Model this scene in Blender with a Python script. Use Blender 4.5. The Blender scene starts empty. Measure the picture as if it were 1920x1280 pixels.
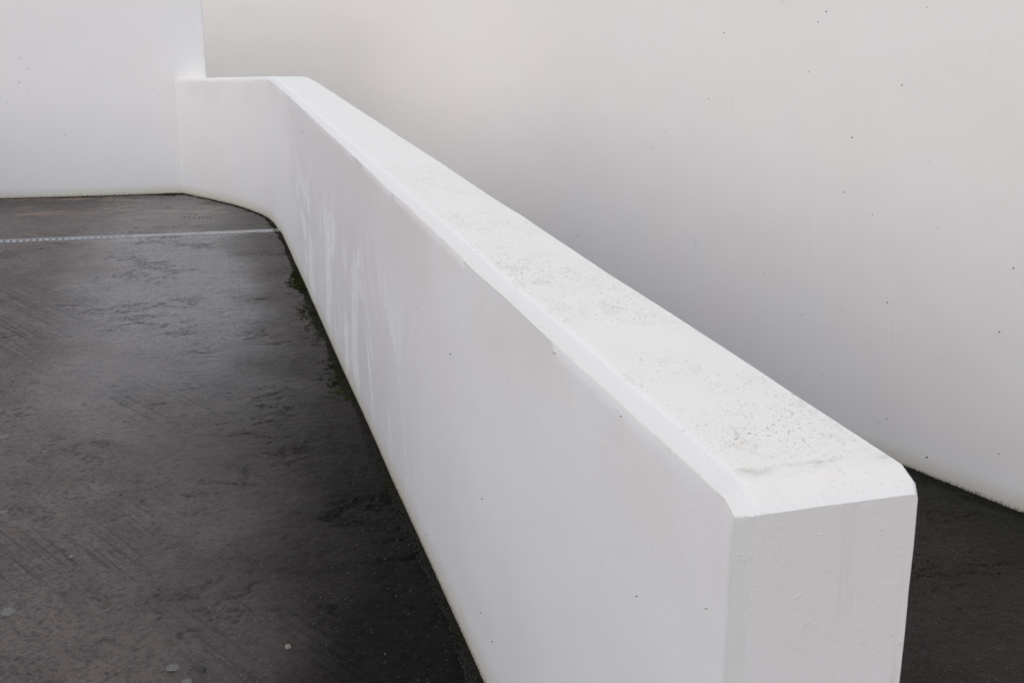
import bpy, math, random
import numpy as np
from mathutils import Vector

# ------------------------------------------------------------------ camera, sky, sun, exposure
SC = bpy.context.scene
COL = SC.collection
EYE = 1.60                      # eye height above the level floor at the foot of the two ramps
PITCH, YAW = 13.79, 17.36
cam_d = bpy.data.cameras.new('camera')
cam = bpy.data.objects.new('camera', cam_d)
COL.objects.link(cam)
cam.location = (0, 0, EYE)
cam.rotation_euler = (math.radians(90 - PITCH), 0, math.radians(-YAW))
cam_d.sensor_width = 36.0
cam_d.lens = 1944 / 1920 * 36.0
cam_d.clip_start = 0.05
cam_d.clip_end = 3000
cam_d.dof.use_dof = True
cam_d.dof.focus_distance = 4.2
cam_d.dof.aperture_fstop = 16
SC.camera = cam

SUN_EL, SUN_AZ = 26.0, -132.0      # azimuth clockwise from +Y; a veiled, low sun behind the photographer to the left
w = bpy.data.worlds.new('World')
SC.world = w
w.use_nodes = True
nt = w.node_tree
bg = nt.nodes['Background']
sky = nt.nodes.new('ShaderNodeTexSky')
sky.sky_type = 'NISHITA'
sky.sun_disc = False
sky.sun_elevation = math.radians(SUN_EL)
sky.sun_rotation = math.radians(SUN_AZ)
sky.air_density = 1.0
sky.dust_density = 4.0
sky.ozone_density = 1.0
hs = nt.nodes.new('ShaderNodeHueSaturation')
hs.inputs['Saturation'].default_value = 0.5
nt.links.new(sky.outputs[0], hs.inputs['Color'])
# thin, even cloud over the whole sky: it veils the clear sky and scatters grey-white light from everywhere
veil = nt.nodes.new('ShaderNodeMix')
veil.data_type = 'RGBA'
veil.inputs[0].default_value = 0.72
tc = nt.nodes.new('ShaderNodeTexCoord')
sx = nt.nodes.new('ShaderNodeSeparateXYZ')
nt.links.new(tc.outputs['Generated'], sx.inputs[0])
el = nt.nodes.new('ShaderNodeMapRange')
el.interpolation_type = 'SMOOTHSTEP'
el.inputs['From Min'].default_value = 0.0
el.inputs['From Max'].default_value = 0.75
nt.links.new(sx.outputs['Z'], el.inputs['Value'])
cl = nt.nodes.new('ShaderNodeMix')           # cloud: warm white low down, bluer overhead
cl.data_type = 'RGBA'
cl.inputs[6].default_value = (7.8, 7.1, 6.5, 1)
cl.inputs[7].default_value = (6.7, 7.6, 9.2, 1)
nt.links.new(el.outputs[0], cl.inputs[0])
nt.links.new(cl.outputs[2], veil.inputs[7])
nt.links.new(hs.outputs[0], veil.inputs[6])
nt.links.new(veil.outputs[2], bg.inputs['Color'])
bg.inputs['Strength'].default_value = 0.14

sun_d = bpy.data.lights.new('sun', 'SUN')
sun_d.energy = 0.38
sun_d.angle = math.radians(85)
sun_d.color = (1.0, 0.83, 0.70)
sun = bpy.data.objects.new('sun', sun_d)
COL.objects.link(sun)
_e, _a = math.radians(SUN_EL), math.radians(SUN_AZ)
_dir = Vector((math.sin(_a) * math.cos(_e), math.cos(_a) * math.cos(_e), math.sin(_e)))
sun.rotation_euler = _dir.to_track_quat('Z', 'Y').to_euler()

SC.cycles.use_denoising = True
SC.cycles.denoising_prefilter = 'NONE'
SC.view_settings.view_transform = 'Standard'
SC.view_settings.look = 'None'
SC.view_settings.gamma = 1.0
SC.view_settings.use_curve_mapping = False
SC.view_settings.exposure = 0.0

# ------------------------------------------------------------------ measures of the place (metres)
S = 0.085           # gradient of both ramps
YE = 1.105          # where both ramps start
Y_END = 1.084       # end face of the parapet
XL, XR = 0.645, 0.922   # faces of the parapet along the ramp
Y_DR0, Y_DR1 = 7.83, 7.985  # drain channel
Z_LAND = 0.565
Y_BACK = 10.87      # face of the end wall
X_BLOCK = 0.272     # its free edge
XW = 3.345          # face of the tall wall
rng = np.random.default_rng(7)
random.seed(7)

# ------------------------------------------------------------------ helpers
_perm = np.random.default_rng(3).permutation(512)
_perm = np.concatenate([_perm, _perm, _perm])
_ang = np.random.default_rng(4).random(512) * 2 * np.pi
_gx, _gy = np.cos(_ang), np.sin(_ang)

def perlin(x, y):
    x = np.asarray(x, float); y = np.asarray(y, float)
    xi = np.floor(x).astype(int); yi = np.floor(y).astype(int)
    xf = x - xi; yf = y - yi
    u = xf * xf * xf * (xf * (xf * 6 - 15) + 10)
    v = yf * yf * yf * (yf * (yf * 6 - 15) + 10)
    def g(ix, iy, dx, dy):
        h = _perm[(_perm[ix & 511] + iy) & 511]
        return _gx[h] * dx + _gy[h] * dy
    a = g(xi, yi, xf, yf); b = g(xi + 1, yi, xf - 1, yf)
    c = g(xi, yi + 1, xf, yf - 1); d = g(xi + 1, yi + 1, xf - 1, yf - 1)
    return (a + u * (b - a)) + v * ((c + u * (d - c)) - (a + u * (b - a)))

def fbm(x, y, octaves=4, gain=0.5):
    t = 0; a = 1.0
    for k in range(octaves):
        t = t + a * perlin(x * 2 ** k + 17.3 * k, y * 2 ** k - 9.1 * k)
        a *= gain
    return t

def sstep(a, b, x):
    t = np.clip((x - a) / (b - a), 0, 1)
    return t * t * (3 - 2 * t)

def mesh_np(name, verts, quads, attrs=None, smooth=True, extra_faces=None):
    me = bpy.data.meshes.new(name)
    verts = np.asarray(verts, np.float32)
    quads = np.asarray(quads, np.int32)
    nq = len(quads)
    ex = extra_faces or []
    nl = nq * 4 + sum(len(f) for f in ex)
    me.vertices.add(len(verts)); me.loops.add(nl); me.polygons.add(nq + len(ex))
    me.vertices.foreach_set('co', verts.ravel())
    loops = list(quads.ravel())
    starts = list(range(0, nq * 4, 4))
    p = nq * 4
    for f in ex:
        loops += list(f); starts.append(p); p += len(f)
    me.loops.foreach_set('vertex_index', np.asarray(loops, np.int32))
    me.polygons.foreach_set('loop_start', np.asarray(starts, np.int32))
    me.polygons.foreach_set('use_smooth', np.full(nq + len(ex), smooth))
    for k, v in (attrs or {}).items():
        at = me.attributes.new(k, 'FLOAT', 'POINT')
        at.data.foreach_set('value', np.asarray(v, np.float32).ravel())
    me.update(calc_edges=True)
    me.validate()
    return me

def grid_quads(nu, nv, flip=False):
    i = np.arange(nu - 1)[:, None] * nv + np.arange(nv - 1)[None, :]
    q = np.stack([i, i + nv, i + nv + 1, i + 1], -1).reshape(-1, 4)
    return q[:, ::-1] if flip else q

def obj(name, me, mat, parent=None, label=None, cat=None, group=None, kind=None, loc=None):
    o = bpy.data.objects.new(name, me)
    COL.objects.link(o)
    if mat is not None and me is not None and len(me.materials) == 0:
        me.materials.append(mat)
    if parent: o.parent = parent
    if label: o['label'] = label
    if cat: o['category'] = cat
    if group: o['group'] = group
    if kind: o['kind'] = kind
    if loc is not None: o.location = loc
    return o

class NT:
    """small helper around a material's node tree"""
    def __init__(self, name):
        self.m = bpy.data.materials.new(name)
        self.m.use_nodes = True
        self.t = self.m.node_tree
        self.b = self.t.nodes['Principled BSDF']
    def n(self, kind, **kw):
        nd = self.t.nodes.new(kind)
        for k, v in kw.items(): setattr(nd, k, v)
        return nd
    def l(self, a, b): self.t.links.new(a, b)
    def attr(self, name): return self.n('ShaderNodeAttribute', attribute_name=name).outputs['Fac']
    def pos(self): return self.n('ShaderNodeNewGeometry').outputs['Position']
    def mapping(self, vec, scale=(1, 1, 1), loc=(0, 0, 0), rot=(0, 0, 0)):
        m = self.n('ShaderNodeMapping')
        m.inputs['Scale'].default_value = scale
        m.inputs['Location'].default_value = loc
        m.inputs['Rotation'].default_value = rot
        self.l(vec, m.inputs['Vector'])
        return m.outputs[0]
    def noise(self, vec, scale, detail=4, rough=0.55, dist=0.0):
        k = self.n('ShaderNodeTexNoise')
        k.inputs['Scale'].default_value = scale
        k.inputs['Detail'].default_value = detail
        k.inputs['Roughness'].default_value = rough
        k.inputs['Distortion'].default_value = dist
        self.l(vec, k.inputs['Vector'])
        return k.outputs['Fac']
    def voro(self, vec, scale, feature='F1', rand=1.0):
        k = self.n('ShaderNodeTexVoronoi', feature=feature)
        k.inputs['Scale'].default_value = scale
        k.inputs['Randomness'].default_value = rand
        self.l(vec, k.inputs['Vector'])
        return k
    def math(self, op, a, b=None, c=None, clamp=False):
        k = self.n('ShaderNodeMath', operation=op, use_clamp=clamp)
        for i, v in enumerate((a, b, c)):
            if v is None: continue
            if isinstance(v, (int, float)): k.inputs[i].default_value = v
            else: self.l(v, k.inputs[i])
        return k.outputs[0]
    def ramp(self, fac, a, b, lo=0.0, hi=1.0):
        k = self.n('ShaderNodeMapRange', interpolation_type='SMOOTHSTEP')
        k.inputs['From Min'].default_value = a
        k.inputs['From Max'].default_value = b
        k.inputs['To Min'].default_value = lo
        k.inputs['To Max'].default_value = hi
        self.l(fac, k.inputs['Value'])
        return k.outputs[0]
    def mix(self, fac, a, b):
        k = self.n('ShaderNodeMix', data_type='RGBA')
        if isinstance(fac, (int, float)): k.inputs[0].default_value = fac
        else: self.l(fac, k.inputs[0])
        for i, v in ((6, a), (7, b)):
            if isinstance(v, tuple): k.inputs[i].default_value = (*v, 1)
            else: self.l(v, k.inputs[i])
        return k.outputs[2]
    def bump(self, h, dist, strength=1.0, prev=None):
        k = self.n('ShaderNodeBump')
        k.inputs['Distance'].default_value = dist
        k.inputs['Strength'].default_value = strength
        self.l(h, k.inputs['Height'])
        if prev is not None: self.l(prev, k.inputs['Normal'])
        return k.outputs[0]
    def sep(self, vec):
        k = self.n('ShaderNodeSeparateXYZ'); self.l(vec, k.inputs[0]); return k.outputs

# ------------------------------------------------------------------ materials
def wall_paint(name, top_dirt=False, streak_face=False, joint=None, specks=1.0, tint=((0.825, 0.815, 0.825), (0.815, 0.818, 0.825))):
    M = NT(name)
    P = M.pos()
    h = M.attr('hgt')
    xyz = M.sep(P)
    # paint: slightly uneven whites, rolled on in several goes
    n1 = M.noise(P, 0.9, 3)
    n2 = M.noise(M.mapping(P, (7, 7, 0.7)), 1.0, 5, 0.6)
    col = M.mix(M.ramp(n1, 0.35, 0.65), tint[0], tint[1])
    col = M.mix(M.ramp(n2, 0.5, 0.8, 0, 0.07), col, (0.66, 0.65, 0.65))
    # faint runs of dirty water
    n3 = M.noise(M.mapping(P, (26, 26, 0.55)), 1.0, 3, 0.6)
    n3m = M.noise(P, 1.6, 2)
    runs = M.math('MULTIPLY', M.ramp(n3, 0.6, 0.78), M.ramp(n3m, 0.5, 0.68))
    col = M.mix(M.math('MULTIPLY', runs, 0.22), col, (0.60, 0.53, 0.50))
    rough = M.ramp(n1, 0.3, 0.7, 0.42, 0.58)
    if streak_face:
        # scuffed chalky patches and drips where the face was patched up, low on the ramp side
        dz = M.noise(M.mapping(P, (2.0, 2.1, 1.15)), 1.0, 6, 0.68, 1.7)
        fine = M.noise(M.mapping(P, (40, 30, 12)), 1.0, 5, 0.75)
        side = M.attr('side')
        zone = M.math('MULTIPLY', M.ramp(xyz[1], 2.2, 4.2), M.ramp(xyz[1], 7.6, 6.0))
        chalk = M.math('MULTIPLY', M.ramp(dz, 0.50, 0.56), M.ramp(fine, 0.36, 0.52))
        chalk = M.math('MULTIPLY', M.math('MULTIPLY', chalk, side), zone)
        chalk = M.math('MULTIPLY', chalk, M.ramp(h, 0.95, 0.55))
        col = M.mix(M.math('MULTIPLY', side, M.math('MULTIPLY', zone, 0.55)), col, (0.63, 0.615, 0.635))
        col = M.mix(M.math('MULTIPLY', chalk, 0.95), col, (0.86, 0.86, 0.86))
        # warm pinkish light under the edge, painted into the colour in patches
        un = M.math('MULTIPLY', M.ramp(h, 0.80, 1.02), M.ramp(M.noise(P, 2.3, 4), 0.42, 0.62))
        un = M.math('MULTIPLY', un, M.ramp(M.attr('top'), 0.6, 0.3))
        col = M.mix(M.math('MULTIPLY', un, 0.16), col, (0.64, 0.56, 0.53))
        # the chamfers are toned greyer than the faces beside them
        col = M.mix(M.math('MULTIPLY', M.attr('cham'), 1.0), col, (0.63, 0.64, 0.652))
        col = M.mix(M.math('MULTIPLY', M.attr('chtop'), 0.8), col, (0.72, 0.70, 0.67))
    if streak_face:
        es = M.noise(M.mapping(P, (34, 1, 0.8)), 1.0, 4, 0.65)
        es = M.math('MULTIPLY', M.ramp(es, 0.54, 0.70), M.ramp(M.noise(P, 5, 3), 0.35, 0.6))
        col = M.mix(M.math('MULTIPLY', M.attr('endf'), M.math('MULTIPLY', es, 0.75)), col, (0.62, 0.51, 0.50))
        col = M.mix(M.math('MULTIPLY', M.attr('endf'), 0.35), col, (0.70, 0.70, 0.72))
    # grime that splashes up from the floor
    gn = M.noise(P, 22, 5, 0.7)
    gh = M.math('ADD', h, M.math('MULTIPLY', M.math('SUBTRACT', gn, 0.5), -0.05))
    col = M.mix(M.ramp(gh, 0.12, 0.0, 0, 0.6), col, (0.55, 0.52, 0.38))
    gn2 = M.noise(P, 130, 3, 0.7)
    gh2 = M.math('ADD', h, M.math('MULTIPLY', M.math('SUBTRACT', gn2, 0.55), -0.11))
    col = M.mix(M.ramp(gh2, 0.030, 0.004, 0, 0.85), col, (0.16, 0.135, 0.075))
    # pinholes in the render
    v = M.voro(P, 16)
    vc = M.sep(v.outputs['Color'])
    pin = M.math('MULTIPLY', M.ramp(v.outputs['Distance'], 0.075, 0.03), M.ramp(vc[0], 0.90, 0.93))
    col = M.mix(M.math('MULTIPLY', pin, 0.3 * specks), col, (0.10, 0.09, 0.08))
    if top_dirt:
        t = M.attr('top')
        dn = M.noise(M.mapping(P, (1, 0.8, 1)), 2.6, 4, 0.6)
        zone = M.math('MULTIPLY', M.ramp(dn, 0.36, 0.62), M.math('MULTIPLY', M.ramp(xyz[1], 1.13, 1.30, 0.35, 1.0), M.ramp(xyz[1], 4.6, 2.4, 0.3, 1.0)))
        col = M.mix(M.math('MULTIPLY', t, 0.95), col, (0.84, 0.795, 0.71))
        crn = M.noise(P, 40, 4, 0.7)
        sm = M.ramp(M.noise(M.mapping(P, (16, 12, 16)), 1.0, 6, 0.75), 0.50, 0.68)
        col = M.mix(M.math('MULTIPLY', M.math('MULTIPLY', sm, zone), M.math('MULTIPLY', t, 0.36)), col, (0.58, 0.475, 0.33))
        eline = M.math('MULTIPLY', M.ramp(M.math('ABSOLUTE', M.math('SUBTRACT', M.math('ADD', xyz[1], M.math('MULTIPLY', crn, 0.03)), 1.172)), 0.016, 0.002), M.ramp(M.noise(M.mapping(P, (11, 30, 14)), 1.0, 6, 0.85), 0.44, 0.60))
        col = M.mix(M.math('MULTIPLY', eline, M.math('MULTIPLY', t, 0.5)), col, (0.40, 0.31, 0.20))
        s1 = M.noise(P, 95, 4, 0.75)
        col = M.mix(M.math('MULTIPLY', M.math('MULTIPLY', M.ramp(s1, 0.60, 0.70), zone), M.math('MULTIPLY', t, 0.55)), col, (0.42, 0.35, 0.26))
        for sc, r0, cut, dark, am in ((150, 0.42, 0.82, (0.24, 0.175, 0.10), 0.7), (290, 0.45, 0.60, (0.36, 0.27, 0.17), 0.6), (80, 0.28, 0.90, (0.15, 0.11, 0.07), 0.75)):
            wob = M.n('ShaderNodeVectorMath', operation='ADD')
            nz = M.n('ShaderNodeTexNoise'); nz.inputs['Scale'].default_value = sc * 1.5
            M.l(P, nz.inputs['Vector'])
            sc_ = M.n('ShaderNodeVectorMath', operation='SCALE'); sc_.inputs['Scale'].default_value = 0.5 / sc
            M.l(nz.outputs['Color'], sc_.inputs[0]); M.l(P, wob.inputs[0]); M.l(sc_.outputs[0], wob.inputs[1])
            v = M.voro(wob.outputs[0], sc)
            k = M.math('MULTIPLY', M.ramp(v.outputs['Distance'], r0, r0 * 0.5), M.ramp(M.sep(v.outputs['Color'])[1], cut, cut + 0.06))
            k = M.math('MULTIPLY', M.math('MULTIPLY', k, zone), M.math('MULTIPLY', t, am))
            col = M.mix(k, col, dark)
    if joint is not None:
        j = M.math('ABSOLUTE', M.math('SUBTRACT', xyz[1], joint))
        jn = M.math('ADD', j, M.math('MULTIPLY', M.noise(P, 6, 3), 0.012))
        col = M.mix(M.ramp(jn, 0.016, 0.006, 0, 0.05), col, (0.5, 0.47, 0.46))
    M.l(col, M.b.inputs['Base Color'])
    M.l(rough, M.b.inputs['Roughness'])
    M.b.inputs['Specular IOR Level'].default_value = 0.35
    b1 = M.bump(M.noise(P, 3.2, 3, 0.5), 0.012, 0.35)
    b2 = M.bump(M.noise(P, 110, 5, 0.7), 0.0017, 0.5, b1)
    lump = M.ramp(M.noise(P, 46, 3, 0.5, 0.4), 0.62, 0.82)
    b3 = M.bump(lump, 0.002, 0.35, b2)
    M.l(b3, M.b.inputs['Normal'])
    return M.m

def wet_screed(name, wall_x=None, dusty=False, dry=False):
    """dark cement screed, swept by hand, damp"""
    M = NT(name)
    P = M.pos()
    xyz = M.sep(P)
    big = M.noise(P, 0.8, 4, 0.6)
    patch = M.noise(P, 5.0, 5, 0.65)
    crumb = M.noise(M.mapping(P, (52, 60, 46)), 1.0, 6, 0.74)
    pits = M.noise(M.mapping(P, (26, 36, 20)), 1.0, 6, 0.78, 0.8)
    grain = M.noise(P, 240, 2, 0.75)
    scr = M.noise(M.mapping(M.mapping(P, rot=(0, 0, math.radians(60))), (1.6, 75, 1)), 1.0, 3, 0.6)
    scz = M.math('MULTIPLY', M.ramp(M.noise(P, 1.1, 2), 0.46, 0.60), M.ramp(scr, 0.53, 0.62))
    col = M.mix(M.ramp(patch, 0.3, 0.7), (0.118, 0.087, 0.071), (0.176, 0.133, 0.109))
    col = M.mix(M.ramp(crumb, 0.46, 0.66, 0, 0.85), col, (0.034, 0.027, 0.025))
    col = M.mix(M.ramp(pits, 0.63, 0.73, 0, 0.8), col, (0.016, 0.013, 0.012))  # small shadows inside the pits, painted into the colour
    col = M.mix(M.ramp(grain, 0.45, 0.70, 0, 0.5), col, (0.030, 0.024, 0.022))
    col = M.mix(M.math('MULTIPLY', scz, 0.65), col, (0.03, 0.026, 0.025))
    # sand grains
    v = M.voro(P, 130)
    vc = M.sep(v.outputs['Color'])
    gr = M.math('MULTIPLY', M.ramp(v.outputs['Distance'], 0.30, 0.16), M.ramp(vc[0], 0.80 if dry else 0.93, 0.83 if dry else 0.95))
    wet = M.ramp(big, 0.38, 0.62)
    spec = M.ramp(wet, 0, 1, 0.35, 0.5)
    if wall_x is not None:
        # rain water drains to the foot of the parapet: damp, dark and algae-stained there
        dist = M.math('SUBTRACT', wall_x, xyz[0])
        dn = M.math('ADD', dist, M.math('MULTIPLY', M.math('SUBTRACT', M.noise(M.mapping(P, (1.3, 1.8, 1)), 1.0, 5, 0.6), 0.5), 0.8))
        dn = M.math('ADD', dn, M.math('MULTIPLY', M.math('SUBTRACT', crumb, 0.5), 0.25))
        damp = M.math('MULTIPLY', M.ramp(dn, 1.10, 0.12), M.ramp(xyz[1], 6.6, 2.9, 0.55, 1.0))
        col = M.mix(M.math('MULTIPLY', damp, 0.95), col, (0.0035, 0.0035, 0.0034))
        # a puddle drying in the middle of the upper ramp
        band = M.math('MULTIPLY', M.math('MULTIPLY', M.ramp(dn, 1.60, 0.95), M.ramp(dn, 0.08, 0.60)), M.ramp(M.math('ADD', xyz[1], M.math('MULTIPLY', M.math('SUBTRACT', big, 0.5), 2.6)), 3.6, 5.9))
        if dusty: band = M.math('MULTIPLY', band, 0.45)
        wet = M.math('MAXIMUM', band, M.math('MULTIPLY', damp, 0.6))
        col = M.mix(M.math('MULTIPLY', band, 0.25), col, (0.045, 0.042, 0.041))
        spec = M.math('ADD', M.ramp(damp, 0.3, 1, 0.55, 0.06), M.math('MULTIPLY', band, 0.5))
    if dusty:
        sw = M.noise(M.mapping(P, (1.6, 3.0, 1)), 1.0, 5, 0.6, 1.6)
        edge = M.ramp(M.math('ADD', xyz[1], M.math('MULTIPLY', M.math('SUBTRACT', sw, 0.5), 1.6)), 9.0, 10.5)
        col = M.mix(M.math('MULTIPLY', edge, 0.7), col, (0.022, 0.019, 0.014))
        sl = M.math('MULTIPLY', M.ramp(sw, 0.50, 0.58), M.ramp(M.noise(P, 1.3, 3), 0.40, 0.55))
        sl = M.math('MULTIPLY', sl, M.ramp(xyz[1], 8.7, 9.5))
        col = M.mix(M.math('MULTIPLY', sl, 0.75), col, (0.26, 0.17, 0.115))
    if dry:
        wet = M.math('MULTIPLY', wet, 0.25)
        spec = M.math('MULTIPLY', spec, 0.3)
        col = M.mix(0.85, col, (0.016, 0.0125, 0.0095))
        mo = M.ramp(M.math('SUBTRACT', XW, xyz[0]), 0.75, 0.05)
        col = M.mix(M.math('MULTIPLY', mo, 0.7), col, (0.010, 0.011, 0.006))
    col = M.mix(M.math('MULTIPLY', gr, 0.75), col, (0.32, 0.28, 0.25))
    M.l(col, M.b.inputs['Base Color'])
    rr = M.ramp(wet, 0.0, 1.0, 0.50, 0.20)
    rr = M.math('ADD', rr, M.math('MULTIPLY', M.math('SUBTRACT', grain, 0.5), 0.12))
    M.l(rr, M.b.inputs['Roughness'])
    M.b.inputs['IOR'].default_value = 1.45
    M.l(spec, M.b.inputs['Specular IOR Level'])
    b1 = M.bump(M.noise(M.mapping(P, (14, 26, 14)), 1.0, 6, 0.7), 0.013, 0.8)
    if wall_x is not None:      # film of water over the screed
        M.l(M.math('MULTIPLY', band, 0.95), M.b.inputs['Coat Weight'])
        M.b.inputs['Coat Roughness'].default_value = 0.16
        M.b.inputs['Coat IOR'].default_value = 1.33
        M.l(b1, M.b.inputs['Coat Normal'])
    b2 = M.bump(M.math('SUBTRACT', 1.0, M.math('MAXIMUM', M.ramp(pits, 0.58, 0.70), M.math('MULTIPLY', scz, 0.6))), 0.004, 0.9, b1)
    b3 = M.bump(crumb, 0.012, 1.0, b2)
    b4 = M.bump(grain, 0.002, 0.7, b3)
    M.l(b4, M.b.inputs['Normal'])
    return M.m

def plain(name, color, rough=0.8, var=0.3, scale=40, metal=0.0, bump=0.001):
    M = NT(name)
    P = M.pos()
    n = M.noise(P, scale, 4, 0.65)
    M.l(M.mix(M.ramp(n, 0.3, 0.7, 0, var), color, tuple(c * 0.35 for c in color)), M.b.inputs['Base Color'])
    M.b.inputs['Roughness'].default_value = rough
    M.b.inputs['Metallic'].default_value = metal
    if bump: M.l(M.bump(n, bump, 0.6), M.b.inputs['Normal'])
    return M.m

def moss_mat():
    M = NT('moss')
    P = M.pos()
    n = M.noise(P, 9, 5, 0.75)
    c = M.mix(M.ramp(n, 0.38, 0.66), (0.009, 0.009, 0.004), (0.036, 0.048, 0.010))
    M.l(c, M.b.inputs['Base Color'])
    M.b.inputs['Roughness'].default_value = 0.9
    M.b.inputs['Specular IOR Level'].default_value = 0.15
    return M.m

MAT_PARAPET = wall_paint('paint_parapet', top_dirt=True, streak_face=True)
MAT_BACK = wall_paint('paint_end_wall')
MAT_TALL = wall_paint('paint_tall_wall', joint=5.05, tint=((0.88, 0.848, 0.825), (0.87, 0.852, 0.835)))
MAT_RAMP = wet_screed('screed_ramp', wall_x=XL)
MAT_LAND = wet_screed('screed_landing', wall_x=XL, dusty=True)
MAT_LOW = wet_screed('screed_lower', dry=True)
MAT_MOSS = moss_mat()
MAT_GRIME = plain('black_grime', (0.016, 0.014, 0.010), 0.95, 0.5, 60)
MAT_STEEL = plain('galvanised_steel', (0.40, 0.40, 0.40), 0.45, 0.5, 9, 0.3, 0.0006)
MAT_SILT = plain('pale_silt', (0.27, 0.26, 0.25), 0.8, 0.3, 30)
MAT_TROUGH = plain('channel_dirt', (0.02, 0.018, 0.016), 0.9, 0.4, 30)
MAT_GUM = plain('old_gum', (0.165, 0.15, 0.13), 0.8, 0.5, 120)
MAT_STONE = plain('dark_stone', (0.03, 0.028, 0.027), 0.6, 0.4, 60)
MAT_PEBBLE = plain('pale_pebble', (0.24, 0.20, 0.165), 0.8, 0.3, 80)
MAT_SPECK = plain('speck', (0.035, 0.03, 0.03), 0.9, 0.2, 60)
MAT_CHIP = plain('bare_chip', (0.30, 0.27, 0.24), 0.9, 0.3, 60)
MAT_GROUND = plain('far_ground', (0.12, 0.115, 0.11), 0.9, 0.3, 1.5)

# ------------------------------------------------------------------ floors
def parapet_path():
    """plan of the parapet's ramp-side face, sampled finely: straight, then swinging left along the landing"""
    pts = np.array([(XL, 8.05), (0.622, 8.6), (0.475, 9.43), (0.268, 10.1), (0.085, 10.6), (-0.045, 10.9), (-0.10, 11.02)])
    pts = np.vstack([(XL, 7.4), pts])
    t = np.concatenate([[0], np.cumsum(np.hypot(*np.diff(pts, axis=0).T))])
    # Catmull-Rom tangents
    m = np.gradient(pts, t, axis=0)
    m[0] = (0, 1); m[1] = (0, 1)
    q = np.arange(0, t[-1], 0.03)
    k = np.clip(np.searchsorted(t, q, side='right') - 1, 0, len(t) - 2)
    hh = (t[k + 1] - t[k]); s = (q - t[k]) / hh
    s = s[:, None]; hh = hh[:, None]
    c = (2*s**3 - 3*s**2 + 1) * pts[k] + (s**3 - 2*s**2 + s) * hh * m[k] + (-2*s**3 + 3*s**2) * pts[k+1] + (s**3 - s**2) * hh * m[k+1]
    ys = np.concatenate([[0, 0, 0.001, 0.010, 0.020, 0.023, 0.035, 0.048, 0.052], np.arange(0.07, 7.4 - Y_END, 0.02)]) + Y_END
    straight = np.stack([np.full_like(ys, XL), ys], 1)
    return np.vstack([straight, c])
PATH = parapet_path()

def ramp_z(y): return S * np.maximum(np.asarray(y, float) - YE, 0)
def land_z(x, y):
    y = np.asarray(y, float)
    return Z_LAND - 0.012 * sstep(8.9, Y_DR1, y) + 0.006 * perlin(x * 0.9 + 3, y * 0.9)
def upper_z(x, y):
    y = np.asarray(y, float)
    return np.where(y < Y_DR0, np.minimum(ramp_z(y), Z_LAND - 0.008), land_z(x, y))
def lower_z(y): return -S * np.clip(np.asarray(y, float) - YE, 0, 8.0)

def screed_relief(X, Y):
    """trowel ledges and ripples lying across the slope"""
    a = fbm(X * 1.7 + 4, Y * 6.5, 4, 0.55)
    r = 1 - np.abs(fbm(X * 3.4 - 7, Y * 9 + 0.9 * fbm(X * 2, Y * 2, 2), 4, 0.62)) * 2.2
    ledge = np.clip(r, 0, 1) ** 9
    patch = sstep(0.0, 0.35, fbm(X * 2.2 + 11, Y * 2.6, 3))
    f = fbm(X * 22, Y * 30, 3, 0.6)
    return 0.0026 * a - 0.0110 * ledge * patch + 0.0034 * f

def floor_grid(name, xs, ys, zf, mat, relief=True, skirt=0.6):
    X, Y = np.meshgrid(xs, ys, indexing='ij')
    Z = zf(X, Y) * np.ones_like(X)
    if relief: Z = Z + screed_relief(X, Y)
    V = np.stack([X, Y, Z], -1).reshape(-1, 3)
    q = grid_quads(len(xs), len(ys))
    me = mesh_np(name, V, q)
    return obj(name, me, mat, kind='structure')

def axis(a, b, fine0, fine1, fine, coarse):
    """sample a..b with a fine step inside fine0..fine1"""
    p = [np.arange(a, fine0, coarse), np.arange(fine0, fine1, fine), np.arange(fine1, b, coarse), [b]]
    return np.unique(np.concatenate(p).round(5))

xs = axis(-6.0, 0.80, -1.6, 0.70, 0.0075, 0.15)
floor_grid('ramp', xs, axis(YE, Y_DR0, 2.0, Y_DR0, 0.0085, 0.05), lambda x, y: np.minimum(ramp_z(y), Z_LAND - 0.008), MAT_RAMP)
floor_grid('landing', axis(-6.0, 0.80, -2.2, 0.70, 0.012, 0.2), axis(Y_DR1, 11.0, Y_DR1, 11.0, 0.014, 0.05), land_z, MAT_LAND)
floor_grid('lower_ramp', axis(0.80, 3.5, 1.8, 3.40, 0.009, 0.06), axis(YE, 9.2, 2.4, 4.8, 0.010, 0.06), lambda x, y: lower_z(y), MAT_LOW)
# level floor where the two ramps meet, under the photographer's feet
floor_grid('pavement', axis(-6.0, 3.5, 0, 0, 1, 0.1), axis(-5.0, YE, 0, 0, 1, 0.1), lambda x, y: x * 0, MAT_LOW)
# the lower way goes on round the bend
me = bpy.data.meshes.new('lower_path')
zl = float(lower_z(20))
me.from_pydata([(-9, 9.19, zl - .004), (3.5, 9.19, zl - .004), (3.5, 15.8, zl - .004), (-9, 15.8, zl - .004)], [], [(0, 1, 2, 3)])
obj('lower_path', me, MAT_LOW, kind='structure')
me = bpy.data.meshes.new('ground')
me.from_pydata([(-900, -900, -1.4), (900, -900, -1.4), (900, 900, -1.4), (-900, 900, -1.4)], [], [(0, 1, 2, 3)])
obj('ground', me, MAT_GROUND, kind='structure')
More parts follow.
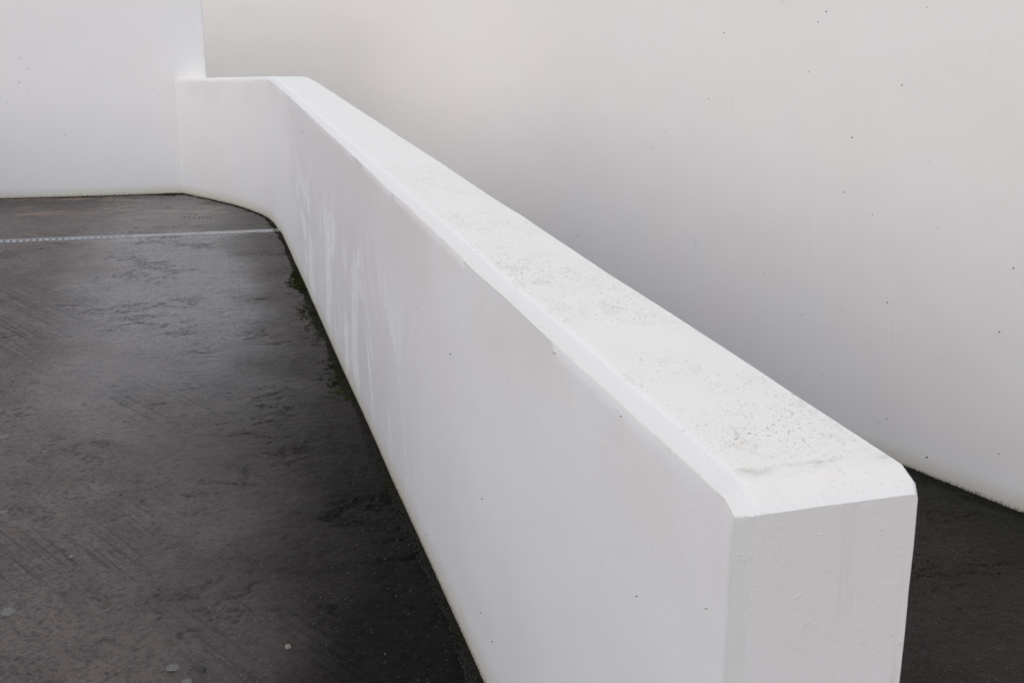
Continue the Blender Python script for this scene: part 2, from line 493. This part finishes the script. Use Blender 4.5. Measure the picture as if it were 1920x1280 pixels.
# retaining side of the raised floor, out of view to the left
def prism_strip(name, pts, x0, x1, zb, mat, **kw):
    n = len(pts)
    v = []
    for (y, z) in pts: v += [(x0, y, zb), (x0, y, z), (x1, y, z), (x1, y, zb)]
    f = []
    for i in range(n - 1):
        for k in range(3): f.append((i*4+k, i*4+k+1, i*4+4+k+1, i*4+4+k))
    f += [(0, 1, 2, 3), ((n-1)*4+3, (n-1)*4+2, (n-1)*4+1, (n-1)*4)]
    me = bpy.data.meshes.new(name); me.from_pydata(v, [], f)
    return obj(name, me, mat, **kw)

# ------------------------------------------------------------------ parapet
def build_parapet():
    n = len(PATH)
    tan = np.gradient(PATH, axis=0); tan[:3] = (0, 1); tan /= np.linalg.norm(tan, axis=1)[:, None]
    nrm = np.stack([tan[:, 1], -tan[:, 0]], 1)          # to the right, into the wall
    sl = np.concatenate([[0], np.cumsum(np.hypot(*np.diff(PATH, axis=0).T))])
    yy = PATH[:, 1]
    # top: parallel to the ramp, then level
    ztop_r = 1.091 + S * (yy - YE); zflat = 1.679
    k = 0.012
    ztop = 0.5 * (ztop_r + zflat - np.sqrt((ztop_r - zflat) ** 2 + 4 * k * k)) + 0.002
    ztop = ztop + 0.0022 * fbm(sl * 1.1, sl * 0, 3)
    T = (XR - XL) + 0.004 * fbm(sl * 1.3 + 50, sl * 0, 3)
    # end chamfer: the section shrinks towards the end face
    e = np.clip(1 - sl / 0.020, 0, 1); et = np.clip(1 - sl / 0.048, 0, 1)
    ch_w = 0.026 + 0.006 * fbm(sl * 1.6 + 9, sl * 0 + 2.5, 4, 0.6)         # ramp-side chamfer, hand-trowelled
    ch_h = 0.021 + 0.006 * fbm(sl * 2.2 + 31, sl * 0 + 7.7, 4, 0.6)
    ch_w = ch_w * (1 - 0.93 * e); ch_h = ch_h * (1 - 0.93 * e)
    cr_w = 0.010 + 0.003 * fbm(sl * 2 + 70, sl * 0, 3)
    cr_h = 0.010 + 0.003 * fbm(sl * 2 + 90, sl * 0, 3)
    zbot = -1.35
    # profile as list of (across, z) arrays
    prof = []
    topw = []
    sidew = []
    nside = 46
    zs = np.linspace(0, 1, nside)
    zl0 = ztop - ch_h
    insL = 0.016 * e; insR = 0.011 * e; insT = 0.022 * et
    upperL = (ztop - insT) - ch_h
    zb_left = upper_z(PATH[:, 0] - 0.05, yy)
    for i, t in enumerate(zs):
        z0 = zb_left - 0.25
        z = z0 + (upperL - 0.002 - z0) * t
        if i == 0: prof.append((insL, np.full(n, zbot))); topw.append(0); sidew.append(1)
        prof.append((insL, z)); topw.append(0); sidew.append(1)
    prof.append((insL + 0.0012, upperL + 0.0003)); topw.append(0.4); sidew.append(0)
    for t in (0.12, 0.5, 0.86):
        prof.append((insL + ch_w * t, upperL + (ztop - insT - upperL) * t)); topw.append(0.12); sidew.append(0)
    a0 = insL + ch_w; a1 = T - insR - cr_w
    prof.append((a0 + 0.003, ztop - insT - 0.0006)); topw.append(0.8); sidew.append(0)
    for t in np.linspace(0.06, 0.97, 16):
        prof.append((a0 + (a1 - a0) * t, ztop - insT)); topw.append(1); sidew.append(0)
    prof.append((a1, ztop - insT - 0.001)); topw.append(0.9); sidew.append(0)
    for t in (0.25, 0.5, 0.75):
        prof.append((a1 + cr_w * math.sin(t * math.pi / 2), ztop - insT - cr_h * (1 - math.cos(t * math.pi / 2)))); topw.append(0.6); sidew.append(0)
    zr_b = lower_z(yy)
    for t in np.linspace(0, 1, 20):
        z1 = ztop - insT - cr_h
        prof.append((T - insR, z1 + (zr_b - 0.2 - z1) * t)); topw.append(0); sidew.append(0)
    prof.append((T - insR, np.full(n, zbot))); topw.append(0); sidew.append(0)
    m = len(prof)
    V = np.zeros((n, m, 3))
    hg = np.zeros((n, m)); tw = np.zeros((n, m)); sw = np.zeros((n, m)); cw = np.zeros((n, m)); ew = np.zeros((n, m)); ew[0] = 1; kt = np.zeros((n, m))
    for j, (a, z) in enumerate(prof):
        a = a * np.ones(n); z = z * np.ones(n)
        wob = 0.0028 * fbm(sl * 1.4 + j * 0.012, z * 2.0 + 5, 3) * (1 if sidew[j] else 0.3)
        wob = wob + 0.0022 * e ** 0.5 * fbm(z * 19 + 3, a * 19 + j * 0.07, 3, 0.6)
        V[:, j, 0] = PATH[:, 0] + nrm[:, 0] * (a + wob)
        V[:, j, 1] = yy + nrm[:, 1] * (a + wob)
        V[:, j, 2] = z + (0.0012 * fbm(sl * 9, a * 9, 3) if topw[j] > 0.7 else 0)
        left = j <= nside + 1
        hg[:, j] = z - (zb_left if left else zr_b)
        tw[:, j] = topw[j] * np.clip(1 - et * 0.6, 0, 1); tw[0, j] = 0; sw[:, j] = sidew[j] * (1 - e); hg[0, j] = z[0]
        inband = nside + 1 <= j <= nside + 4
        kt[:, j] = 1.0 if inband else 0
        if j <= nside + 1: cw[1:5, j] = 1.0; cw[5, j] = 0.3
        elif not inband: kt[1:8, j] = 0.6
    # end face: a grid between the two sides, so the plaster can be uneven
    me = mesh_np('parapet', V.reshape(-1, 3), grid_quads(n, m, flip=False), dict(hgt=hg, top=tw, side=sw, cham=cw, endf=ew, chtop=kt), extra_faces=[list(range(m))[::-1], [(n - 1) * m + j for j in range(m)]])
    me.set_sharp_from_angle(angle=math.radians(35))
    o = obj('parapet_wall', me, MAT_PARAPET, label='low white rendered parapet wall with chamfered edges and dirt-speckled top, running up the ramp', cat='wall')
    return o
parapet = build_parapet()

# ------------------------------------------------------------------ end wall and tall wall
def sweep_wall(name, plan, z0, z1, dz, floor_fn, mat, wob, label):
    """plan: closed or open list of points, swept upwards; inside is on the right of the path"""
    plan = np.array(plan, float)
    t = np.concatenate([[0], np.cumsum(np.hypot(*np.diff(plan, axis=0).T))])
    tan = np.gradient(plan, axis=0); tan /= np.linalg.norm(tan, axis=1)[:, None] + 1e-9
    nr = np.stack([tan[:, 1], -tan[:, 0]], 1)
    zs = np.arange(z0, z1 + dz * 0.5, dz)
    n, m = len(plan), len(zs)
    W = wob * fbm(t[:, None] * 0.8 + 2, zs[None, :] * 0.8 + 1, 4, 0.5)
    V = np.zeros((n, m, 3))
    V[:, :, 0] = plan[:, 0, None] + nr[:, 0, None] * W
    V[:, :, 1] = plan[:, 1, None] + nr[:, 1, None] * W
    V[:, :, 2] = zs[None, :]
    H = zs[None, :] - floor_fn(plan[:, 0], plan[:, 1])[:, None]
    caps = [[i * m + m - 1 for i in range(n)], [i * m for i in range(n)][::-1]]
    q = grid_quads(n, m)
    me = mesh_np(name, V.reshape(-1, 3), np.vstack([q, [[(n-1)*m + j, j, j + 1, (n-1)*m + j + 1] for j in range(m - 1)]]), dict(hgt=H), extra_faces=caps)
    me.set_sharp_from_angle(angle=math.radians(40))
    return obj(name, me, mat, label=label, cat='wall')

def dense(pts, step):
    out = []
    for a, b in zip(pts[:-1], pts[1:]):
        a = np.array(a, float); b = np.array(b, float)
        k = max(1, int(np.linalg.norm(b - a) / step))
        out += [a + (b - a) * i / k for i in range(k)]
    return out + [np.array(pts[-1], float)]

r = 0.012
corner = [(X_BLOCK - r + r * math.sin(a), Y_BACK + r - r * math.cos(a)) for a in np.linspace(0, math.pi / 2, 5)]
plan = dense([(-7.0, Y_BACK), (-2.2, Y_BACK)], 0.2)[:-1] + dense([(-2.2, Y_BACK), corner[0]], 0.03)[:-1] + [np.array(c) for c in corner] \
    + dense([(X_BLOCK, Y_BACK + 0.03), (X_BLOCK, Y_BACK + 0.33)], 0.03) + dense([(X_BLOCK - 0.02, Y_BACK + 0.35), (-7.0, Y_BACK + 0.35)], 0.3)
end_wall = sweep_wall('end_wall', plan, -1.35, 3.0, 0.03, lambda x, y: np.where(y > Y_BACK + 0.02, 5.0, land_z(x, y)) * 1.0, MAT_BACK, 0.006,
                      'plain white wall closing the landing behind the drain, square to the ramp')

R = 6.5
arc = [(XW - R + R * math.cos(a), 9.0 + R * math.sin(a)) for a in np.linspace(0, math.pi / 2, 90)]
inner = dense([(XW, -4.5), (XW, 9.0)], 0.05)[:-1] + [np.array(a) for a in arc] + dense([(XW - R - 0.1, 9.0 + R), (-9, 9.0 + R)], 0.2)
outer = [(-9, 9.3 + R)] + [(XW - R + (R + .3) * math.cos(a), 9.0 + (R + .3) * math.sin(a)) for a in np.linspace(math.pi / 2, 0, 24)] + [(XW + .3, -4.5)]
# path runs clockwise seen from above so that the visible face looks at the ramps
plan = [np.array(p) for p in inner] + [np.array(p, float) for p in outer]
tall_wall = sweep_wall('tall_wall', plan[::-1], -1.35, 3.3, 0.05, lambda x, y: lower_z(y), MAT_TALL, 0.008,
                       'tall white wall beyond the parapet, rising from the lower ramp and curving away')

# parapet on the other side of the ramp, just out of the picture
X_SIDE = -3.3
ys_ = [(-2.5, 1.09), (YE, 1.09), (YE + (1.679 - 1.09) / S, 1.679), (Y_BACK + 0.05, 1.679)]
side_parapet = prism_strip('side_parapet', ys_, X_SIDE - 0.28, X_SIDE, -1.35, MAT_BACK, label='low white parapet along the open side of the ramp', cat='wall')
at = side_parapet.data.attributes.new('hgt', 'FLOAT', 'POINT')
at.data.foreach_set('value', [v.co.z - float(upper_z(v.co.x, v.co.y)) for v in side_parapet.data.vertices])

# ------------------------------------------------------------------ drain channel across the head of the ramp
def build_drain():
    root = obj('drain_channel', None, None, label='pale steel slot drain laid across the head of the ramp', cat='drain', loc=(0.0, Y_DR0, Z_LAND - 0.012))
    Wd = Y_DR1 - Y_DR0
    # one metre of grating: plate with a row of wedge-shaped slots
    pitch, cells = 0.042, 24
    L = pitch * cells
    def grate(hn, hw, ya, yb):
        v, f = [], []
        def quad(*p):
            b = len(v); v.extend([(x, y, 0.0) for x, y in p]); f.append(tuple(range(b, b + len(p))))
        y0, y1 = 0.012, Wd - 0.012
        quad((0, y0), (L, y0), (L, ya), (0, ya)); quad((0, yb), (L, yb), (L, y1), (0, y1))
        for i in range(cells):
            x = i * pitch; c = x + pitch / 2
            quad((x, ya), (c - hn, ya), (c - hw, yb), (x, yb))
            quad((c + hn, ya), (x + pitch, ya), (x + pitch, yb), (c + hw, yb))
            loop = [(c - hn, ya), (c + hn, ya), (c + hw, yb), (c - hw, yb)]      # walls of the slot
            for k in range(4):
                p, q = loop[k], loop[(k + 1) % 4]
                b = len(v); v.extend([(*p, 0), (*q, 0), (*q, -0.012), (*p, -0.012)]); f.append((b, b + 1, b + 2, b + 3))
        me = bpy.data.meshes.new('grate'); me.from_pydata(v, [], f); me.materials.append(MAT_STEEL)
        return me
    open_, slit = grate(0.004, 0.0135, 0.030, 0.110), grate(0.0012, 0.0016, 0.030, 0.100)
    x = 0.60 - L
    while x > -5.5:
        obj('grate', slit if x > -0.6 else open_, None, root, loc=(x, 0, 0.0045 + random.uniform(-0.001, 0.001)))
        x -= L + 0.004
    # silt fills the slots towards the parapet
    v = [(-0.85, 0.013, 0.0), (0.60, 0.013, 0.0028), (0.60, Wd - 0.013, 0.0028), (-0.85, Wd - 0.013, 0.0)]
    me = bpy.data.meshes.new('silt'); me.from_pydata(v, [], [(0, 1, 2, 3)])
    obj('silt', me, MAT_SILT, root)
    # frame rails and trough
    for name, ya_, yb_ in (('rail', 0.001, 0.0105), ('rail', Wd - 0.0105, Wd - 0.001)):
        v = []
        for xx in (-5.9, 0.66):
            v += [(xx, ya_, -0.05), (xx, ya_, 0.006), (xx, yb_, 0.006), (xx, yb_, -0.05)]
        me = bpy.data.meshes.new(name)
        me.from_pydata(v, [], [(0, 1, 5, 4), (1, 2, 6, 5), (2, 3, 7, 6), (0, 3, 2, 1), (4, 5, 6, 7)])
        obj(name, me, MAT_STEEL, root)
    v = []
    for xx in (-5.9, 0.66):
        v += [(xx, 0.0, 0.0), (xx, 0.0, -0.10), (xx, Wd, -0.10), (xx, Wd, 0.0)]
    me = bpy.data.meshes.new('trough'); me.from_pydata(v, [], [(0, 1, 5, 4), (1, 2, 6, 5), (2, 3, 7, 6)])
    obj('trough', me, MAT_TROUGH, root)
    return root
build_drain()

# ------------------------------------------------------------------ moss and grime
def tuft_mesh(name, centres, sizes, mat, flat=0.5):
    """crumbs and short blades: every centre gets one squashed irregular tetra-ish lump and a few blades"""
    v, f = [], []
    for (x, y, z), s in zip(centres, sizes):
        b = len(v)
        k = 5
        a0 = random.random() * 6.28
        for i in range(k):
            a = a0 + i * 6.283 / k
            rr = s * random.uniform(0.6, 1.3)
            v.append((x + rr * math.cos(a), y + rr * math.sin(a), z - 0.001))
        v.append((x + random.uniform(-.4, .4) * s, y + random.uniform(-.4, .4) * s, z + s * flat * random.uniform(0.6, 1.6)))
        for i in range(k): f.append((b + i, b + (i + 1) % k, b + k))
        for q in range(2):
            a = random.random() * 6.283; l = s * random.uniform(0.8, 2.2); w_ = s * 0.22
            bx, by = x + random.uniform(-.6, .6) * s, y + random.uniform(-.6, .6) * s
            tx, ty = bx + math.cos(a) * l * 0.5, by + math.sin(a) * l * 0.5
            b2 = len(v)
            v += [(bx - w_ * math.sin(a), by + w_ * math.cos(a), z), (bx + w_ * math.sin(a), by - w_ * math.cos(a), z), (tx, ty, z + l * 0.75 * flat * 1.6)]
            f.append((b2, b2 + 1, b2 + 2))
    me = bpy.data.meshes.new(name); me.from_pydata(v, [], f); me.materials.append(mat)
    return me

def face_x(y):
    return np.interp(y, PATH[:, 1], PATH[:, 0])

def moss_patch(label, yc, ly, wx, n, smin=0.003, smax=0.009, flat=0.55, mat=None, power=1.35):
    c, s = [], []
    while len(c) < n:
        y = yc + random.gauss(0, ly * 0.45)
        if abs(y - yc) > ly: continue
        reach = wx * (1 - ((y - yc) / ly) ** 2) * (0.5 + 0.9 * abs(float(fbm(y * 7.0, yc * 3.1, 3, 0.6))) * 1.6)
        d = (random.random() ** power) * reach
        if fbm(y * 16, d * 34 + yc * 7, 3, 0.7) + random.gauss(0, 0.28) < 0.55 * d / max(wx, 1e-3) - 0.15: continue
        x = float(face_x(y)) - d + 0.004
        z = float(upper_z(np.array(x), np.array(y)) + screed_relief(np.array(x), np.array(y)))
        c.append((x, y, z)); s.append(random.uniform(smin, smax) * (1 - 0.4 * d / max(wx, 1e-3)))
    me = tuft_mesh('moss_patch', c, s, mat or MAT_MOSS, flat)
    return obj('moss_patch', me, None, label=label, cat='moss', group='moss along the foot of the parapet', kind='stuff')

moss_patch('thick green moss tuft at the parapet foot, just below the drain', 6.34, 0.34, 0.13, 6000, 0.002, 0.0055, 1.1)
moss_patch('thin dark moss spread at the parapet foot between the green tuft and the middle patch', 5.62, 0.50, 0.13, 4500, 0.0015, 0.0042, 0.8)
moss_patch('wide dark green moss patch at the middle of the parapet foot', 4.62, 0.42, 0.12, 6000, 0.0015, 0.0042, 0.8)
moss_patch('small moss patch at the parapet foot below the middle patch', 3.52, 0.24, 0.06, 2600, 0.0012, 0.0035, 0.8)
moss_patch('narrow crumbly moss at the lowest part of the parapet foot', 2.55, 0.45, 0.03, 2600, 0.0010, 0.003, 0.8)

# narrow line of black dirt and moss crumbs in every joint between wall and floor
def joint_line(label, pts, n, spread, smin, smax, mat, zf, flat=0.6):
    pts = np.array(pts); t = np.concatenate([[0], np.cumsum(np.hypot(*np.diff(pts, axis=0).T))])
    c, s = [], []
    for _ in range(n):
        u = random.random() * t[-1]
        x = np.interp(u, t, pts[:, 0]); y = np.interp(u, t, pts[:, 1])
        k = int(np.clip(np.searchsorted(t, u) - 1, 0, len(t) - 2))
        d = pts[k + 1] - pts[k]; d = d / (np.linalg.norm(d) + 1e-9)
        off = random.random() ** 2 * spread * (0.6 + 0.8 * float(perlin(u * 6, 1.5)) + 0.4)
        x2 = x - d[1] * off; y2 = y + d[0] * off
        c.append((float(x2), float(y2), float(zf(x2, y2)))); s.append(random.uniform(smin, smax))
    me = tuft_mesh('joint_dirt', c, s, mat, flat)
    return obj('joint_dirt', me, None, label=label, cat='dirt', kind='stuff')

up = lambda x, y: upper_z(np.array(x), np.array(y))
joint_line('dark crumbly dirt line where the ramp meets the parapet', PATH[(PATH[:, 1] > 2.0) & (PATH[:, 1] < Y_DR0)][::4] + [0.003, 0], 12000, 0.034, 0.002, 0.007, MAT_GRIME, up)
joint_line('dark dirt line where the landing meets the curved parapet', PATH[(PATH[:, 1] > Y_DR1 + 0.02) & (PATH[:, 1] < Y_BACK - 0.02)][::2], 1500, 0.03, 0.003, 0.009, MAT_GRIME, up)
joint_line('mossy dirt line along the foot of the end wall', [(-0.05, Y_BACK), (-2.2, Y_BACK)], 2200, 0.035, 0.004, 0.010, MAT_GRIME, up)
joint_line('ragged black dirt along the foot of the tall wall', [(XW, 2.4), (XW, 5.2)], 4200, 0.045, 0.003, 0.009, MAT_GRIME, lambda x, y: lower_z(y), 0.9)
me = tuft_mesh('moss_patch', [(-0.13 + random.gauss(0, 0.07), Y_BACK - 0.02 - abs(random.gauss(0, 0.04)), float(Z_LAND + 0.003)) for _ in range(420)], [random.uniform(0.004, 0.011) for _ in range(420)], MAT_MOSS, 0.7)
obj('moss_patch', me, None, label='bright moss tuft in the corner of end wall and parapet', cat='moss', group='moss along the foot of the parapet', kind='stuff')

# ------------------------------------------------------------------ litter on the ramp
def blob_mesh(name, rad, thick, seed, mat, dome=True, k=22):
    rs = random.Random(seed)
    v = [(0, 0, thick)]
    rad_i = [rad * rs.uniform(0.9, 1.1) for _ in range(k)]
    for ring, (fr, fz) in enumerate(((0.55, 0.92), (0.85, 0.55), (1.0, 0.0))):
        for i in range(k):
            a = i * 6.2832 / k
            v.append((math.cos(a) * rad_i[i] * fr, math.sin(a) * rad_i[i] * fr, thick * (fz + rs.uniform(-.06, .06)) - (0.002 if fr == 1.0 else 0)))
    f = [(0, 1 + i, 1 + (i + 1) % k) for i in range(k)]
    for q in range(2):
        for i in range(k):
            a = 1 + q * k + i; b = 1 + q * k + (i + 1) % k
            f.append((a, a + k, b + k, b))
    me = bpy.data.meshes.new(name); me.from_pydata(v, [], f); me.materials.append(mat)
    for p in me.polygons: p.use_smooth = True
    return me

def on_ramp(x, y):
    return float(ramp_z(y) + screed_relief(np.array([x]), np.array([y]))[0])

for i, (x, y, rad) in enumerate([(-0.565, 2.97, .023), (-0.419, 3.246, .011), (-0.12, 2.585, .019), (-0.088, 2.512, .015), (-0.749, 4.278, .022), (-0.582, 4.097, .012), (-0.417, 4.255, .013), (-0.665, 3.609, .02)]):
    o = obj('chewing_gum', blob_mesh('chewing_gum', rad, 0.0025, 50 + i, MAT_GUM), None, label={2: 'flat grey gum spot beside the small dark stone on the ramp', 3: 'flat grey gum spot just downhill of the small dark stone'}.get(i, 'flattened grey chewing gum spot on the ramp away from the dark stone'), cat='gum', group='gum spots on the ramp', loc=(x, y, on_ramp(x, y) + 0.0012))
    o.rotation_euler = (math.atan(S), 0, i * 1.3)
obj('pebble', blob_mesh('pebble', 0.009, 0.009, 5, MAT_PEBBLE), None, label='small pale pebble lying on the dark ramp', cat='pebble', loc=(0.176, 2.596, on_ramp(0.176, 2.596)))
obj('stone', blob_mesh('stone', 0.011, 0.009, 9, MAT_STONE), None, label='small dark stone lying beside a gum spot on the ramp', cat='stone', loc=(-0.05, 2.558, on_ramp(-0.05, 2.558)))

# ------------------------------------------------------------------ specks, insects and chips on the paint
def speck_mesh(spots, frame, mat):
    """spots: (u, v, length, width, angle) on a wall; frame maps (u, v, out) to a point"""
    v, f = [], []
    for (u, vv, l, w_, a) in spots:
        b = len(v); k = 7
        for i in range(k):
            t = i * 6.2832 / k
            du = math.cos(t) * l * random.uniform(.7, 1.2); dv = math.sin(t) * w_ * random.uniform(.7, 1.2)
            v.append(frame(u + du * math.cos(a) - dv * math.sin(a), vv + du * math.sin(a) + dv * math.cos(a), -0.004))
        v.append(frame(u, vv, 0.003 + 0.3 * w_))
        f += [(b + i, b + (i + 1) % k, b + k) for i in range(k)]
    me = bpy.data.meshes.new('specks'); me.from_pydata(v, [], f); me.materials.append(mat)
    return me

def pix_ray(px, py):
    """direction through a pixel of the photograph (1920 x 1280)"""
    f = 1944.0; p = math.radians(PITCH); c, s = math.cos(math.radians(YAW)), math.sin(math.radians(YAW))
    u, v = (px - 960) / f, (py - 640) / f
    fx, fy, fz = u, math.cos(p) - v * math.sin(p), -math.sin(p) - v * math.cos(p)
    return (fx * c + fy * s, -fx * s + fy * c, fz)
def on_plane_x(px, py, X):
    d = pix_ray(px, py); k = X / d[0]; return d[1] * k, EYE + d[2] * k
def on_plane_y(px, py, Y):
    d = pix_ray(px, py); k = Y / d[1]; return d[0] * k, EYE + d[2] * k

tall = [(1330, 185, .008, .006, .5), (1598, 258, .005, .005, 0), (1504, 590, .006, .006, 0), (1434, 513, .005, .004, 0), (1358, 62, .006, .004, .8), (1692, 160, .009, .003, 1.5), (1549, 22, .006, .003, 1.3), (1517, 135, .005, .003, .4),
        (1583, 360, .010, .002, 1.2), (1636, 402, .004, .003, 0), (1664, 567, .005, .003, .3), (1374, 540, .004, .003, 0), (1256, 175, .004, .003, 0), (1900, 503, .004, .003, 0), (1874, 622, .004, .003, 0), (1626, 644, .004, .003, 0),
        (1663, 785, .004, .005, 1), (1647, 792, .004, .003, 0), (1543, 702, .004, .003, 0), (1738, 857, .003, .006, 0), (1874, 850, .003, .006, 0), (1581, 581, .003, .003, 0), (1005, 283, .004, .003, 0), (1003, 297, .003, .003, 0), (1084, 442, .003, .008, 0), (1740, 14, .006, .003, .2), (1534, 42, .004, .003, .3)]
sp = []
for px, py, l, w_, a in tall:
    y, z = on_plane_x(px, py, XW)
    if y < 9: sp.append((y, z, l, w_, a))
for _ in range(45):
    sp.append((random.uniform(2.6, 8.8), random.uniform(-0.3, 2.6), random.uniform(.0015, .003), random.uniform(.0012, .0025), random.random() * 3))
obj('specks', speck_mesh(sp, lambda u, v, o: (XW - o - 0.003, u, v), MAT_SPECK), None, tall_wall, kind='stuff')
sp = [(*on_plane_x(px, py, XL), l, w_, a) for px, py, l, w_, a in [(1195, 1117, .0022, .0015, .4), (845, 664, .0025, .003, 0), (1042, 662, .0006, .003, .3), (1037, 660, .0005, .002, .2), (1325, 1140, .0015, .0012, 0), (905, 935, .0015, .003, 0), (800, 1002, .001, .002, 0), (568, 247, .006, .006, 0), (459, 247, .008, .008, 0), (690, 800, .002, .003, 0), (1165, 780, .0015, .0015, 0), (901, 1148, .0012, .002, 0), (923, 1202, .001, .002, 0)]]
sp = [q for q in sp if q[0] < 7.5]
for _ in range(24):
    sp.append((random.uniform(1.6, 7), random.uniform(0.5, 1.1), random.uniform(.0004, .001), random.uniform(.0004, .0012), random.random() * 3))
obj('specks', speck_mesh(sp, lambda u, v, o: (XL - o - 0.001, u, v), MAT_SPECK), None, parapet, kind='stuff')
sp = [(*on_plane_y(px, py, Y_BACK), l, w_, a) for px, py, l, w_, a in [(52, 129, .005, .005, 0), (36, 109, .004, .004, 0), (36, 155, .005, .005, 0), (122, 254, .006, .005, 0), (54, 171, .004, .004, 0), (287, 167, .004, .004, 0), (13, 193, .003, .004, 0), (62, 30, .004, .003, 0), (153, 308, .004, .003, 0), (30, 112, .003, .003, 0)]]
obj('specks', speck_mesh(sp, lambda u, v, o: (u, Y_BACK - o - 0.002, v), MAT_SPECK), None, end_wall, kind='stuff')

# a short row of drill holes in the landing, beyond the drain
def hole_mesh():
    v, f = [], []
    for px in (346, 353, 364, 374, 381, 388, 395):
        d = pix_ray(px, 407); k = (Z_LAND + 0.004 - EYE) / d[2]
        x, y = d[0] * k, d[1] * k
        z = float(land_z(np.array(x), np.array(y)) + screed_relief(np.array(x), np.array(y))) + 0.003
        b = len(v)
        for i in range(8):
            a = i * 0.7854; v.append((x + math.cos(a) * random.uniform(.007, .011), y + math.sin(a) * random.uniform(.02, .03), z))
        f.append(tuple(range(b, b + 8)))
    me = bpy.data.meshes.new('drill_holes'); me.from_pydata(v, [], f); me.materials.append(MAT_SPECK)
    return me
obj('drill_holes', hole_mesh(), None, bpy.data.objects['landing'], kind='stuff')
